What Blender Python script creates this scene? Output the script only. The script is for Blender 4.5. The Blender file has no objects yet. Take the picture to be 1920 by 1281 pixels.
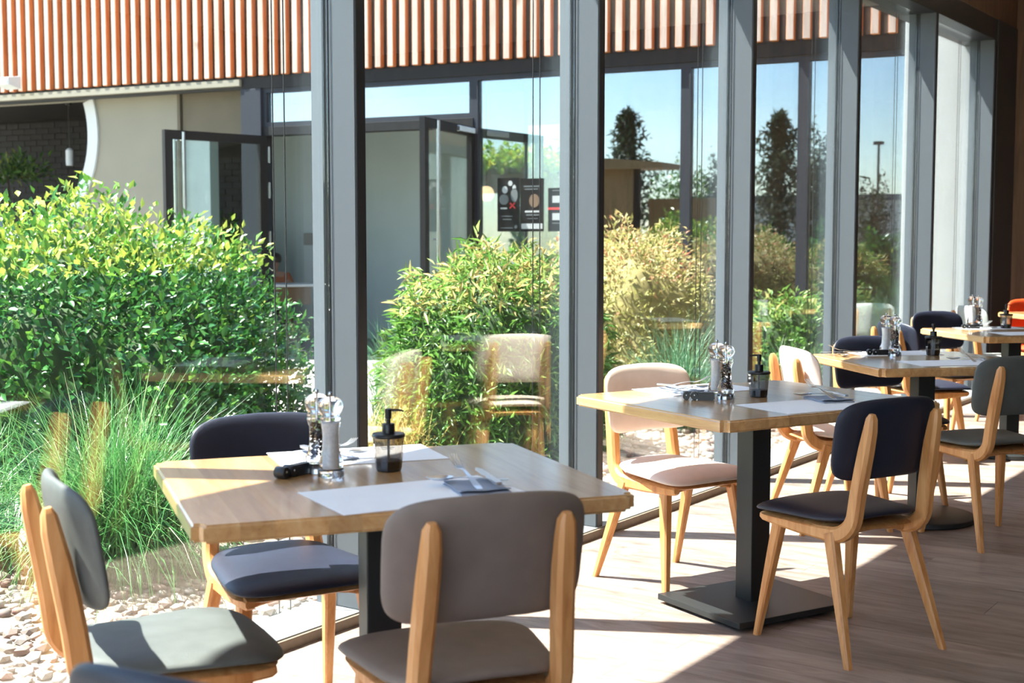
import bpy, bmesh, math, random
import numpy as np
from mathutils import Vector, Matrix
random.seed(7); rng = np.random.default_rng(7)
PI = math.pi; R = math.radians
SC = bpy.context.scene
COL = SC.collection

# ------------------------------------------------------------------ camera, sky, sun, exposure
cam = bpy.data.cameras.new('camera'); cam_o = bpy.data.objects.new('camera', cam); COL.objects.link(cam_o)
cam_o.location = (0, 0, 1.31); cam_o.rotation_euler = (R(90 - 4.426), 0, R(34.214))
cam.sensor_width = 36; cam.lens = 36 * 2500 / 1920
cam.dof.use_dof = True; cam.dof.focus_distance = 4.9; cam.dof.aperture_fstop = 5.0
cam.clip_start = 0.05; cam.clip_end = 500
SC.camera = cam_o

SUN_AZ, SUN_EL = R(27), R(60.8)          # the way the light travels over the ground, and the sun's height
wd = bpy.data.worlds.new('sky'); SC.world = wd; wd.use_nodes = True
nt = wd.node_tree; nt.nodes.clear()
out = nt.nodes.new('ShaderNodeOutputWorld'); bg = nt.nodes.new('ShaderNodeBackground')
sky = nt.nodes.new('ShaderNodeTexSky'); sky.sky_type = 'NISHITA'; sky.sun_disc = False
sky.sun_elevation = SUN_EL; sky.sun_rotation = R(270) - SUN_AZ; sky.air_density = 1.0; sky.dust_density = 0.2; sky.ozone_density = 2.5
tc = nt.nodes.new('ShaderNodeTexCoord'); mp = nt.nodes.new('ShaderNodeMapping'); mp.inputs['Scale'].default_value = (1.2, 1.2, 4.0)
nz = nt.nodes.new('ShaderNodeTexNoise'); nz.inputs['Scale'].default_value = 2.2; nz.inputs['Detail'].default_value = 5
rp = nt.nodes.new('ShaderNodeValToRGB'); rp.color_ramp.elements[0].position = .5; rp.color_ramp.elements[0].color = (0, 0, 0, 1)
rp.color_ramp.elements[1].position = .8; rp.color_ramp.elements[1].color = (.5, .5, .5, 1)
mx = nt.nodes.new('ShaderNodeMixRGB'); mx.inputs['Color2'].default_value = (9, 9.3, 10, 1)
nt.links.new(tc.outputs['Generated'], mp.inputs['Vector']); nt.links.new(mp.outputs['Vector'], nz.inputs['Vector'])
nt.links.new(nz.outputs['Fac'], rp.inputs['Fac']); nt.links.new(rp.outputs['Color'], mx.inputs['Fac'])
nt.links.new(sky.outputs['Color'], mx.inputs['Color1']); nt.links.new(mx.outputs['Color'], bg.inputs['Color'])
bg.inputs['Strength'].default_value = 0.175
nt.links.new(bg.outputs['Background'], out.inputs['Surface'])

sun = bpy.data.lights.new('sun', 'SUN'); sun_o = bpy.data.objects.new('sun', sun); COL.objects.link(sun_o)
sun.energy = 11.5; sun.angle = R(0.6); sun.color = (1.0, .965, .915)
tv = Vector((math.cos(SUN_AZ) * math.cos(SUN_EL), math.sin(SUN_AZ) * math.cos(SUN_EL), -math.sin(SUN_EL)))
sun_o.rotation_euler = tv.to_track_quat('-Z', 'Y').to_euler(); sun_o.location = (-20, -8, 30)

SC.view_settings.view_transform = 'Standard'; SC.view_settings.look = 'None'
SC.view_settings.gamma = 1.0; SC.view_settings.use_curve_mapping = False
SC.view_settings.exposure = 1.9
SC.cycles.transparent_max_bounces = 24
SC.cycles.max_bounces = 10; SC.cycles.diffuse_bounces = 5; SC.cycles.glossy_bounces = 5; SC.cycles.transmission_bounces = 8

# ------------------------------------------------------------------ helpers
def srgb(r, g, b):
    f = lambda c: ((c / 255) / 12.92 if c <= 10 else (((c / 255) + .055) / 1.055) ** 2.4)
    return (f(r), f(g), f(b), 1)

class MB:
    """collects shapes, builds ONE mesh object"""
    def __init__(s): s.v = []; s.f = []
    def add(s, vs, fs):
        o = len(s.v); s.v += [tuple(v) for v in vs]; s.f += [tuple(i + o for i in f) for f in fs]; return s
    def box(s, x0, x1, y0, y1, z0, z1):
        vs = [(x0,y0,z0),(x1,y0,z0),(x1,y1,z0),(x0,y1,z0),(x0,y0,z1),(x1,y0,z1),(x1,y1,z1),(x0,y1,z1)]
        return s.add(vs, [(0,3,2,1),(4,5,6,7),(0,1,5,4),(1,2,6,5),(2,3,7,6),(3,0,4,7)])
    def lathe(s, prof, n=24, cx=0, cy=0, cz=0):
        vs = []; fs = []
        for r, z in prof:
            for k in range(n):
                a = 2*PI*k/n; vs.append((cx+r*math.cos(a), cy+r*math.sin(a), cz+z))
        for i in range(len(prof)-1):
            for k in range(n):
                a=i*n+k; b=i*n+(k+1)%n; fs.append((a,b,b+n,a+n))
        fs.append(tuple(reversed(range(n)))); m=(len(prof)-1)*n; fs.append(tuple(range(m,m+n)))
        return s.add(vs, fs)
    def sweep(s, pts, ws, hs, up=(0,1,0), cham=.3, n=None):
        """rectangular (chamfered) section along pts; width ws in the bend plane, hs along 'up'. n -> round section"""
        P=[Vector(p) for p in pts]; L=len(P); vs=[]; fs=[]
        for i,p in enumerate(P):
            t=(P[min(i+1,L-1)]-P[max(i-1,0)]).normalized()
            u=Vector(up); u=(u-t*u.dot(t)).normalized(); sd=t.cross(u)
            w=ws[i]/2 if hasattr(ws,'__len__') else ws/2; h=hs[i]/2 if hasattr(hs,'__len__') else hs/2
            if n:
                sec=[(w*math.cos(2*PI*k/n),h*math.sin(2*PI*k/n)) for k in range(n)]
            else:
                c=cham*min(w,h); sec=[(w,-h+c),(w,h-c),(w-c,h),(-w+c,h),(-w,h-c),(-w,-h+c),(-w+c,-h),(w-c,-h)]
            vs+=[p+sd*a+u*b for a,b in sec]
        m=n or 8
        for i in range(L-1):
            for k in range(m):
                a=i*m+k; b=i*m+(k+1)%m; fs.append((a,b,b+m,a+m))
        fs.append(tuple(reversed(range(m)))); fs.append(tuple(range((L-1)*m,L*m)))
        return s.add(vs, fs)
    def tube(s, a, b, r, n=10): 
        d=(Vector(b)-Vector(a)); up=(1,0,0) if abs(d.normalized().x)<.9 else (0,1,0)
        return s.sweep([a,b], 2*r, 2*r, up=up, n=n)
    def mesh(s, name, mat, smooth=False):
        me=bpy.data.meshes.new(name); me.from_pydata(s.v,[],s.f); me.update()
        bm=bmesh.new(); bm.from_mesh(me); bmesh.ops.recalc_face_normals(bm, faces=bm.faces); bm.to_mesh(me); bm.free()
        if mat: me.materials.append(mat)
        if smooth: shade(me, smooth)
        return me
    def build(s, name, mat, parent=None, smooth=False, bevel=0):
        me=s.mesh(name, mat)
        if bevel:
            bm=bmesh.new(); bm.from_mesh(me)
            bmesh.ops.bevel(bm, geom=list(bm.edges), offset=bevel, segments=2, affect='EDGES', profile=.6, clamp_overlap=True)
            bm.to_mesh(me); bm.free()
        if smooth: shade(me, smooth)
        return link(name, me, parent)

def shade(me, ang):
    me.polygons.foreach_set('use_smooth', [True]*len(me.polygons))
    if ang is not True:
        me.set_sharp_from_angle(angle=R(ang))
def link(name, data, parent=None):
    o=bpy.data.objects.new(name, data); COL.objects.link(o)
    if parent is not None: o.parent=parent
    return o
def empty(name, loc=(0,0,0), rz=0):
    o=link(name, None); o.location=loc; o.rotation_euler=(0,0,rz); o.empty_display_size=.1; return o
def tag(o, label=None, cat=None, group=None, kind=None):
    if label: o['label']=label
    if cat: o['category']=cat
    if group: o['group']=group
    if kind: o['kind']=kind
    return o
def struct(o, label): return tag(o, label, kind='structure')
def rawmesh(name, V, F, mat, tint=None):
    """fast mesh from numpy arrays, F is (n,3) or (n,4)"""
    V=np.asarray(V,np.float32); F=np.asarray(F,np.int32); k=F.shape[1]
    me=bpy.data.meshes.new(name); me.vertices.add(len(V)); me.vertices.foreach_set('co', V.ravel())
    me.loops.add(F.size); me.loops.foreach_set('vertex_index', F.ravel())
    me.polygons.add(len(F)); me.polygons.foreach_set('loop_start', np.arange(0,F.size,k,dtype=np.int32))
    try: me.polygons.foreach_set('loop_total', np.full(len(F),k,np.int32))
    except Exception: pass
    if tint is not None:
        at=me.attributes.new('tint','FLOAT','POINT'); at.data.foreach_set('value', np.asarray(tint,np.float32))
    me.update(calc_edges=True); me.validate()
    if mat: me.materials.append(mat)
    return me

# ------------------------------------------------------------------ materials
def newmat(name):
    m=bpy.data.materials.new(name); m.use_nodes=True; t=m.node_tree; b=t.nodes['Principled BSDF']; return m,t,b
def N(t, typ, **kw):
    n=t.nodes.new(typ)
    for k,v in kw.items(): setattr(n,k,v)
    return n
def ramp(t, fac, stops):
    r=N(t,'ShaderNodeValToRGB'); e=r.color_ramp.elements
    while len(e)<len(stops): e.new(.5)
    for i,(p,c) in enumerate(stops): e[i].position=p; e[i].color=c
    t.links.new(fac, r.inputs['Fac']); return r.outputs['Color']
def plain(name, col, rough=.5, metal=0, noise=0, nscale=40, bump=0, bscale=200, spec=None, sheen=0):
    m,t,b=newmat(name); b.inputs['Roughness'].default_value=rough; b.inputs['Metallic'].default_value=metal
    b.inputs['Base Color'].default_value=col
    if spec is not None: b.inputs['Specular IOR Level'].default_value=spec
    if sheen: b.inputs['Sheen Weight'].default_value=sheen
    tc=N(t,'ShaderNodeTexCoord')
    if noise:
        nz=N(t,'ShaderNodeTexNoise'); nz.inputs['Scale'].default_value=nscale; nz.inputs['Detail'].default_value=4
        t.links.new(tc.outputs['Object'],nz.inputs['Vector'])
        lo=tuple(c*(1-noise) for c in col[:3])+(1,); hi=tuple(min(1,c*(1+noise)) for c in col[:3])+(1,)
        t.links.new(ramp(t,nz.outputs['Fac'],[(.3,lo),(.7,hi)]), b.inputs['Base Color'])
    if bump:
        n2=N(t,'ShaderNodeTexNoise'); n2.inputs['Scale'].default_value=bscale; n2.inputs['Detail'].default_value=3
        t.links.new(tc.outputs['Object'],n2.inputs['Vector'])
        bp=N(t,'ShaderNodeBump'); bp.inputs['Strength'].default_value=bump; bp.inputs['Distance'].default_value=.002
        t.links.new(n2.outputs['Fac'],bp.inputs['Height']); t.links.new(bp.outputs['Normal'],b.inputs['Normal'])
    return m
def wood(name, c0, c1, c2, stretch=(1,12,12), scale=3, rough=.4, var=.25, knots=0, coat=0, bump=.15):
    """grain runs along the axis with the small stretch; pieces vary by their object's random number"""
    m,t,b=newmat(name); b.inputs['Roughness'].default_value=rough
    if coat: b.inputs['Coat Weight'].default_value=coat; b.inputs['Coat Roughness'].default_value=.13
    tc=N(t,'ShaderNodeTexCoord'); oi=N(t,'ShaderNodeObjectInfo'); mp=N(t,'ShaderNodeMapping'); mp.inputs['Scale'].default_value=stretch
    ml=N(t,'ShaderNodeVectorMath',operation='MULTIPLY_ADD'); 
    cb=N(t,'ShaderNodeCombineXYZ')
    for k in range(3): t.links.new(oi.outputs['Random'],cb.inputs[k])
    ml.inputs[1].default_value=(7,11,13); t.links.new(cb.outputs['Vector'],ml.inputs[0]); t.links.new(tc.outputs['Object'],ml.inputs[2])
    t.links.new(ml.outputs['Vector'],mp.inputs['Vector'])
    nz=N(t,'ShaderNodeTexNoise'); nz.inputs['Scale'].default_value=scale; nz.inputs['Detail'].default_value=7; nz.inputs['Roughness'].default_value=.62; nz.inputs['Distortion'].default_value=.6
    t.links.new(mp.outputs['Vector'],nz.inputs['Vector'])
    col=ramp(t,nz.outputs['Fac'],[(.28,c0),(.5,c1),(.74,c2)])
    hs=N(t,'ShaderNodeHueSaturation')
    mr=N(t,'ShaderNodeMapRange'); mr.inputs['To Min'].default_value=1-var; mr.inputs['To Max'].default_value=1+var
    t.links.new(oi.outputs['Random'],mr.inputs['Value']); t.links.new(mr.outputs['Result'],hs.inputs['Value']); t.links.new(col,hs.inputs['Color'])
    final=hs.outputs['Color']
    if knots:
        vz=N(t,'ShaderNodeTexNoise'); vz.inputs['Scale'].default_value=knots; vz.inputs['Detail'].default_value=2
        t.links.new(ml.outputs['Vector'],vz.inputs['Vector'])
        k=ramp(t,vz.outputs['Fac'],[(.70,(1,1,1,1)),(.78,(.35,.25,.18,1))])
        mm=N(t,'ShaderNodeMixRGB',blend_type='MULTIPLY'); mm.inputs['Fac'].default_value=1
        t.links.new(final,mm.inputs['Color1']); t.links.new(k,mm.inputs['Color2']); final=mm.outputs['Color']
    t.links.new(final,b.inputs['Base Color'])
    bp=N(t,'ShaderNodeBump'); bp.inputs['Strength'].default_value=bump; bp.inputs['Distance'].default_value=.001
    t.links.new(nz.outputs['Fac'],bp.inputs['Height']); t.links.new(bp.outputs['Normal'],b.inputs['Normal'])
    return m
def glass(name, tint=(1,1,1,1), base=0.0, ior=1.5, rough=0.0, mirror=(1,1,1,1)):
    """thin architectural glass: clear, with a Fresnel mirror (plus a coating of strength 'base')"""
    m=bpy.data.materials.new(name); m.use_nodes=True; t=m.node_tree; t.nodes.clear()
    o=N(t,'ShaderNodeOutputMaterial'); tr=N(t,'ShaderNodeBsdfTransparent'); gl=N(t,'ShaderNodeBsdfGlossy'); mx=N(t,'ShaderNodeMixShader')
    tr.inputs['Color'].default_value=tint; gl.inputs['Roughness'].default_value=rough; gl.inputs['Color'].default_value=mirror
    fr=N(t,'ShaderNodeFresnel'); ge=N(t,'ShaderNodeNewGeometry'); mr=N(t,'ShaderNodeMapRange')
    mr.inputs['To Min'].default_value=ior; mr.inputs['To Max'].default_value=1/ior
    t.links.new(ge.outputs['Backfacing'],mr.inputs['Value']); t.links.new(mr.outputs['Result'],fr.inputs['IOR'])
    m2=N(t,'ShaderNodeMapRange'); m2.inputs['To Min'].default_value=base; m2.inputs['To Max'].default_value=1
    t.links.new(fr.outputs['Fac'],m2.inputs['Value']); t.links.new(m2.outputs['Result'],mx.inputs['Fac'])
    t.links.new(tr.outputs['BSDF'],mx.inputs[1]); t.links.new(gl.outputs['BSDF'],mx.inputs[2]); t.links.new(mx.outputs['Shader'],o.inputs['Surface'])
    return m
def leafmat(name, stops, rough=.35, trans=.35):
    m=bpy.data.materials.new(name); m.use_nodes=True; t=m.node_tree; b=t.nodes['Principled BSDF']; o=t.nodes['Material Output']
    at=N(t,'ShaderNodeAttribute'); at.attribute_name='tint'; oi=N(t,'ShaderNodeObjectInfo')
    ad=N(t,'ShaderNodeMath',operation='ADD'); t.links.new(at.outputs['Fac'],ad.inputs[0]); 
    mu=N(t,'ShaderNodeMath',operation='MULTIPLY'); t.links.new(oi.outputs['Random'],mu.inputs[0]); t.links.new(at.outputs['Alpha'],mu.inputs[1]); mu.inputs[1].default_value=0
    t.links.new(mu.outputs['Value'],ad.inputs[1])
    c=ramp(t,at.outputs['Fac'],stops); t.links.new(c,b.inputs['Base Color']); b.inputs['Roughness'].default_value=rough
    tl=N(t,'ShaderNodeBsdfTranslucent'); ms=N(t,'ShaderNodeMixShader'); ms.inputs['Fac'].default_value=trans
    t.links.new(c,tl.inputs['Color']); t.links.new(b.outputs['BSDF'],ms.inputs[1]); t.links.new(tl.outputs['BSDF'],ms.inputs[2]); t.links.new(ms.outputs['Shader'],o.inputs['Surface'])
    return m

M={}
M['oak']=wood('oak', srgb(176,112,58), srgb(206,146,88), srgb(222,168,112), (14,14,1.2), 2.2, .42, .07)
M['stave']=wood('stave', srgb(176,128,78), srgb(204,158,104), srgb(218,180,128), (1.2,13,13), 2.0, .3, .14, knots=3.2, coat=1.0)
M['plank']=wood('plank', srgb(102,87,78), srgb(140,123,113), srgb(164,148,138), (1.4,8,8), 2.2, .46, .2, bump=.2)
M['slat']=wood('slat', srgb(166,96,50), srgb(194,120,70), srgb(210,146,98), (14,14,1), 2.4, .55, .12, knots=2.5)
M['slat_front_lit']=wood('slat_front_lit', srgb(150,128,114), srgb(168,148,136), srgb(182,166,154), (14,14,1), 2.4, .6, .08, knots=2.5)  # paler copy of slat: sunlight on the fronts put into the colour
M['sandwood']=wood('sandwood', srgb(112,88,56), srgb(134,106,70), srgb(150,122,84), (14,14,1), 1.8, .6, .08)
M['walnut']=wood('walnut', srgb(78,60,46), srgb(102,80,62), srgb(118,96,76), (12,12,1), 1.6, .45, .15)
M['frame']=plain('frame', srgb(84,90,96), .45)
M['frame_dark']=plain('frame_dark', srgb(38,41,46), .4)
M['gasket']=plain('gasket', srgb(16,17,19), .6)
M['sill']=plain('sill', srgb(128,131,132), .4)
M['skirting']=plain('skirting', srgb(118,104,90), .6, noise=.1)
M['black_metal']=plain('black_metal', srgb(32,35,36), .42, .0, bump=.2, bscale=700)
M['wing_frame']=plain('wing_frame', srgb(34,38,46), .6, spec=.25)
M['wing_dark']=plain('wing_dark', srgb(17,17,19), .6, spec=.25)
M['pane']=glass('pane', (.97,.985,.975,1), base=.012)
M['wing_pane']=glass('wing_pane', (.62,.68,.68,1), base=.29, mirror=(.90,.93,1,1))
M['door_pane']=glass('door_pane', (.88,.92,.9,1), base=.03)
M['clear']=plain('clear', (1,1,1,1), .02); _b=M['clear'].node_tree.nodes['Principled BSDF']; _b.inputs['Transmission Weight'].default_value=1; _b.inputs['IOR'].default_value=1.47
M['smoke']=glass('smoke', (.42,.40,.385,1), base=.02)
M['navy']=plain('navy', srgb(27,32,50), .48, noise=.1, nscale=14, bump=.25, bscale=350)
M['grey']=plain('grey', srgb(82,86,84), .55, noise=.12, nscale=18, bump=.3, bscale=400)
M['taupe']=plain('taupe', srgb(126,113,105), .62, noise=.1, nscale=14, bump=.3, bscale=420)
M['cream']=plain('cream', srgb(226,204,190), .6, noise=.05, nscale=14, bump=.3, bscale=420)
M['pale']=plain('pale', srgb(168,172,168), .6, noise=.05)
M['orange']=plain('orange', srgb(214,74,26), .55, noise=.05)
M['black_plastic']=plain('black_plastic', srgb(18,18,20), .32)
M['steel']=plain('steel', srgb(190,192,196), .2, 1.0)
M['cutlery']=plain('cutlery', srgb(222,224,228), .28, 1.0)
M['salt']=plain('salt', srgb(226,226,228), .7, noise=.1, nscale=200)
M['pepper']=plain('pepper', srgb(66,40,30), .6, noise=.7, nscale=140)
M['paper']=plain('paper', srgb(246,247,250), .6, noise=.02, nscale=8)
M['napkin']=plain('napkin', srgb(150,158,174), .8, bump=.3, bscale=300)
M['print']=plain('print', srgb(150,152,152), .6)
M['print_dim']=plain('print_dim', srgb(84,88,90), .6)
M['white_wall']=plain('white_wall', srgb(186,188,187), .7, noise=.03, nscale=3)
M['beige_wall']=plain('beige_wall', srgb(126,121,106), .75, noise=.05, nscale=2.2)
M['olive']=plain('olive', srgb(84,76,60), .75, noise=.12, nscale=2.5)
M['light_wall']=plain('light_wall', srgb(160,172,170), .6, noise=.04, nscale=2)
M['brick']=plain('brick', srgb(42,42,47), .7, noise=.5, nscale=7, bump=.5, bscale=120)
M['mortar']=plain('mortar', srgb(20,20,22), .8)
M['ceiling']=plain('ceiling', srgb(242,240,236), .8)
M['plaster']=plain('plaster', srgb(104,92,80), .8, noise=.04, nscale=3)
M['concrete']=plain('concrete', srgb(142,137,129), .8, noise=.08, nscale=2.5, bump=.4, bscale=60)
M['soil']=plain('soil', srgb(120,104,90), .9, noise=.3, nscale=12, bump=.6, bscale=60)
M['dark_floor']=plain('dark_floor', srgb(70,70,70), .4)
M['twig']=plain('twig', srgb(92,70,50), .8, noise=.2)
M['pot']=plain('pot', srgb(90,90,92), .6)
M['red']=plain('red', srgb(186,40,36), .6)
M['poster']=plain('poster', srgb(14,15,16), .5, spec=.2)
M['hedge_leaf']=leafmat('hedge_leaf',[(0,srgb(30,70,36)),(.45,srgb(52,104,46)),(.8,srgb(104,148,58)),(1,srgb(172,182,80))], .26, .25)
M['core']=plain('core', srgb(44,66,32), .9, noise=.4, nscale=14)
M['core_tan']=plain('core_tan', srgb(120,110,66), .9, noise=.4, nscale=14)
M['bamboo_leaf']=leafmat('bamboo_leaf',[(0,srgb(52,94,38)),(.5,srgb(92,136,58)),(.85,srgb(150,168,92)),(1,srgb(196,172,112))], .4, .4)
M['maple_leaf']=leafmat('maple_leaf',[(0,srgb(96,104,52)),(.35,srgb(150,148,82)),(.7,srgb(190,178,126)),(1,srgb(190,122,96))], .5, .4)
M['grass']=leafmat('grass',[(0,srgb(34,84,44)),(.5,srgb(66,124,60)),(.85,srgb(130,168,106)),(1,srgb(188,188,148))], .4, .35)
M['blue_grass']=leafmat('blue_grass',[(0,srgb(46,92,70)),(.5,srgb(80,126,90)),(1,srgb(138,166,124))], .4, .35)
M['straw_grass']=leafmat('straw_grass',[(0,srgb(120,120,58)),(.5,srgb(176,162,94)),(1,srgb(206,192,142))], .5, .4)
M['conifer']=leafmat('conifer',[(0,srgb(30,44,34)),(1,srgb(64,84,56))], .6, .2)
M['vine']=leafmat('vine',[(0,srgb(90,140,50)),(.6,srgb(150,176,64)),(1,srgb(206,184,70))], .4, .6)
def stonemat(name):
    m,t,b=newmat(name); oi=N(t,'ShaderNodeObjectInfo'); at=N(t,'ShaderNodeAttribute'); at.attribute_name='tint'
    ad=N(t,'ShaderNodeMath',operation='ADD'); fr=N(t,'ShaderNodeMath',operation='FRACT')
    t.links.new(oi.outputs['Random'],ad.inputs[0]); t.links.new(at.outputs['Fac'],ad.inputs[1]); t.links.new(ad.outputs['Value'],fr.inputs[0])
    c=ramp(t,fr.outputs['Value'],[(0,srgb(124,110,100)),(.35,srgb(154,142,130)),(.6,srgb(142,110,98)),(.8,srgb(110,102,97)),(1,srgb(168,158,148))])
    tc=N(t,'ShaderNodeTexCoord'); nz=N(t,'ShaderNodeTexNoise'); nz.inputs['Scale'].default_value=40; t.links.new(tc.outputs['Object'],nz.inputs['Vector'])
    mm=N(t,'ShaderNodeMixRGB',blend_type='MULTIPLY'); mm.inputs['Fac'].default_value=.4
    t.links.new(c,mm.inputs['Color1']); t.links.new(nz.outputs['Color'],mm.inputs['Color2']); t.links.new(mm.outputs['Color'],b.inputs['Base Color'])
    b.inputs['Roughness'].default_value=.8; return m
M['stone']=stonemat('stone')
def emit(name,col,st):
    m,t,b=newmat(name); b.inputs['Base Color'].default_value=col; b.inputs['Emission Color'].default_value=col; b.inputs['Emission Strength'].default_value=st; return m
M['lamp']=emit('lamp', srgb(255,206,160), 2.2)

# ------------------------------------------------------------------ the room
WX=-2.95                       # inner plane of the window wall
# floor: slab with loose laid planks where the photo sees them
fl=struct(MB().box(WX-.12,4,-4,12.05,-.25,-.012).build('floor',M['soil']),'brown wooden plank floor of the dining room')
MB().box(.62,4,-4,12,-.012,0).build('far_boards',M['plank'],fl)['kind']='stuff'
PW,PL=.192,1.45
pm=MB().box(0,PL-.0015,0,PW-.0015,-.012,0).build('plank',M['plank'],fl); pm_me=pm.data; bpy.data.objects.remove(pm)
y=.1; row=0; 
while y<11.95:
    x=WX; first=True; off=[.35,1.05,.68,1.3,.5,.9][row%6]+random.uniform(-.08,.08)
    while x<.6:
        L=off if first else PL
        L=min(L,.62-x)
        if L>.05:
            o=link('plank',pm_me,fl); o.location=(x,y,0); o.scale=(L/PL,1,1)
        x+=L; first=False
    y+=PW; row+=1
MB().box(WX,.62,-4,.1,-.012,0).build('near_boards',M['plank'],fl)['kind']='stuff'
struct(MB().box(-3.27,4,-4,12.3,3.42,3.6).build('ceiling',M['ceiling']),'pale ceiling over the dining room')
struct(MB().box(4,4.15,-4,12.3,-.2,3.6).build('wall_right',M['plaster']),'brown wall on the far side of the dining room')
we=struct(MB().box(WX,4,12.06,12.3,-.2,3.6).build('wall_end',M['walnut']),'brown wood end wall beside the last window')
bp=MB().box(0,.196,0,.02,0,3.42).mesh('wall_board',M['walnut'])
for k in range(12):
    o=link('wall_board',bp,we); o.location=(WX+.002+.2*k,12.04,0)
wu=struct(MB().box(-3.27,WX-.001,-4,12.3,3.1,3.42).build('wall_window',M['walnut']),'brown wood strip of wall above the dark window beam')
struct(MB().box(-3.27,WX,-4,12.06,2.93,3.1).build('trim_1',M['frame_dark'],bevel=.004),'dark grey metal beam along the top of the windows')
struct(MB().box(-3.15,WX+.01,-4,11.42,-.1,.04).build('trim_2',M['sill'],bevel=.003),'pale metal sill along the foot of the windows')
struct(MB().box(WX+.01,WX+.022,-4,11.42,0,.035).build('baseboard_window',M['skirting']),'thin brown wood strip along the foot of the window sill')
struct(MB().box(-3.15,WX+.012,11.42,12.06,0,3.1).build('trim_3',M['frame_dark'],bevel=.004),'dark metal corner post at the end of the window wall')

# curtain wall: a bay is the glass and the mullion on its far side
MY=[3.41+1.588*k for k in range(-2,6)]
mul=MB().box(-3.065,WX,0,.055,.04,2.93).mesh('mullion',M['frame'])
bm=bmesh.new(); bm.from_mesh(mul); bmesh.ops.bevel(bm,geom=list(bm.edges),offset=.003,segments=2,affect='EDGES'); bm.to_mesh(mul); bm.free()
mulin=MB().box(WX-.0005,WX+.003,.006,.049,.04,2.93).mesh('inner_shade_strip',M['frame_dark'])  # shade on the mullion's room side, added as a dark strip
gas=MB().box(-3.095,-3.065,.012,.043,.04,2.93).mesh('gasket',M['gasket'])
cap=MB().box(-3.145,-3.095,0,.055,.0,2.93).mesh('outer_cap',M['frame'])
MB()
pin=MB().box(-3.076,-3.070,-1.521,0.0,.045,2.925).mesh('pane',M['pane'])
pou=MB().box(-3.094,-3.088,-1.521,0.0,.045,2.925).mesh('pane',M['pane'])
wir=MB().tube((-3.2,-.075,0),(-3.2,-.075,2.93),.0025,6).mesh('blind_cable',M['gasket'])
ordn=['','','first','second','third','fourth','fifth','sixth']
for i,y in enumerate(MY):
    w=empty('window_%d'%(i+1),(0,y,0))
    struct(w,'floor to ceiling window bay ending at the %s grey mullion counted from the left'%ordn[i] if i>1 else 'window bay left of the hedge, outside the picture edge')
    for nm,me in (('mullion',mul),('inner_shade_strip',mulin),('gasket',gas),('outer_cap',cap),('pane',pin),('pane',pou)):
        link(nm,me,w)
    for dy in (0,-.055):
        c=link('blind_cable',wir,w); c.location=(0,dy,0)

# ------------------------------------------------------------------ ground outside
gd=struct(MB().box(-60,-3.15,-60,40,-.4,-.06).build('floor_courtyard',M['concrete']),'pale concrete paving of the courtyard')
gb=struct(MB().box(-4.95,-3.15,.5,11.3,-.06,-.045).build('floor_gravel_bed',M['soil']),'bed of pale pink and white stones along the window wall')
def stone_mesh(k):
    bm=bmesh.new(); bmesh.ops.create_icosphere(bm,subdivisions=1,radius=1)
    r=random.Random(k)
    for v in bm.verts: v.co*=r.uniform(.72,1.15)
    for v in bm.verts: v.co.z*=.7
    me=bpy.data.meshes.new('pebble'); bm.to_mesh(me); bm.free(); me.materials.append(M['stone'])
    at=me.attributes.new('tint','FLOAT','POINT'); return me
SM=[stone_mesh(k) for k in range(8)]
near=[]; far=[]
def bedpt():
    return rng.uniform(-4.6,-3.2), rng.uniform(1.9,11)
tries=[(rng.uniform(-4.5,-3.19),rng.uniform(2.0,3.9),rng.uniform(.016,.034)) for _ in range(1500)]
def sdist(p): return (p[0]**2+(p[1])**2)
tries.sort(key=lambda p:(p[0]+3.45)**2+(p[1]-2.75)**2)
keep=[]
for p in tries:
    if all((p[0]-q[0])**2+(p[1]-q[1])**2>(.8*(p[2]+q[2]))**2 for q in keep): keep.append(p)
for i,(x,y,s) in enumerate(keep[:300]):
    o=link('pebble',SM[i%8],gb); o.location=(x,y,-.045+s*.35); o.scale=(s*1.15,s*.95,s); o.rotation_euler=(random.uniform(-.3,.3),random.uniform(-.3,.3),random.uniform(0,6.28))
rest=keep[300:]+[(rng.uniform(-4.9,-3.19),rng.uniform(2.0,11.2),rng.uniform(.02,.042)) for _ in range(4200)]
sv=[np.array([v.co[:] for v in me.vertices]) for me in SM]; sf=np.array([p.vertices[:] for p in SM[0].polygons])
V=[];F=[];T=[];o=0
for i,(x,y,s) in enumerate(rest):
    if i>=len(keep)-300 and y<4.0 and x>-4.5: continue
    a=rng.uniform(0,6.28); v=sv[i%8]*s; c_,s_=math.cos(a),math.sin(a)
    V.append(np.stack([v[:,0]*c_-v[:,1]*s_+x, v[:,0]*s_+v[:,1]*c_+y, v[:,2]-.045+s*.35],1)); F.append(sf+o); T.append(np.full(len(v),rng.uniform())); o+=len(v)
g=link('gravel',rawmesh('gravel',np.concatenate(V),np.concatenate(F),M['stone'],np.concatenate(T)),gb); g['kind']='stuff'

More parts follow.
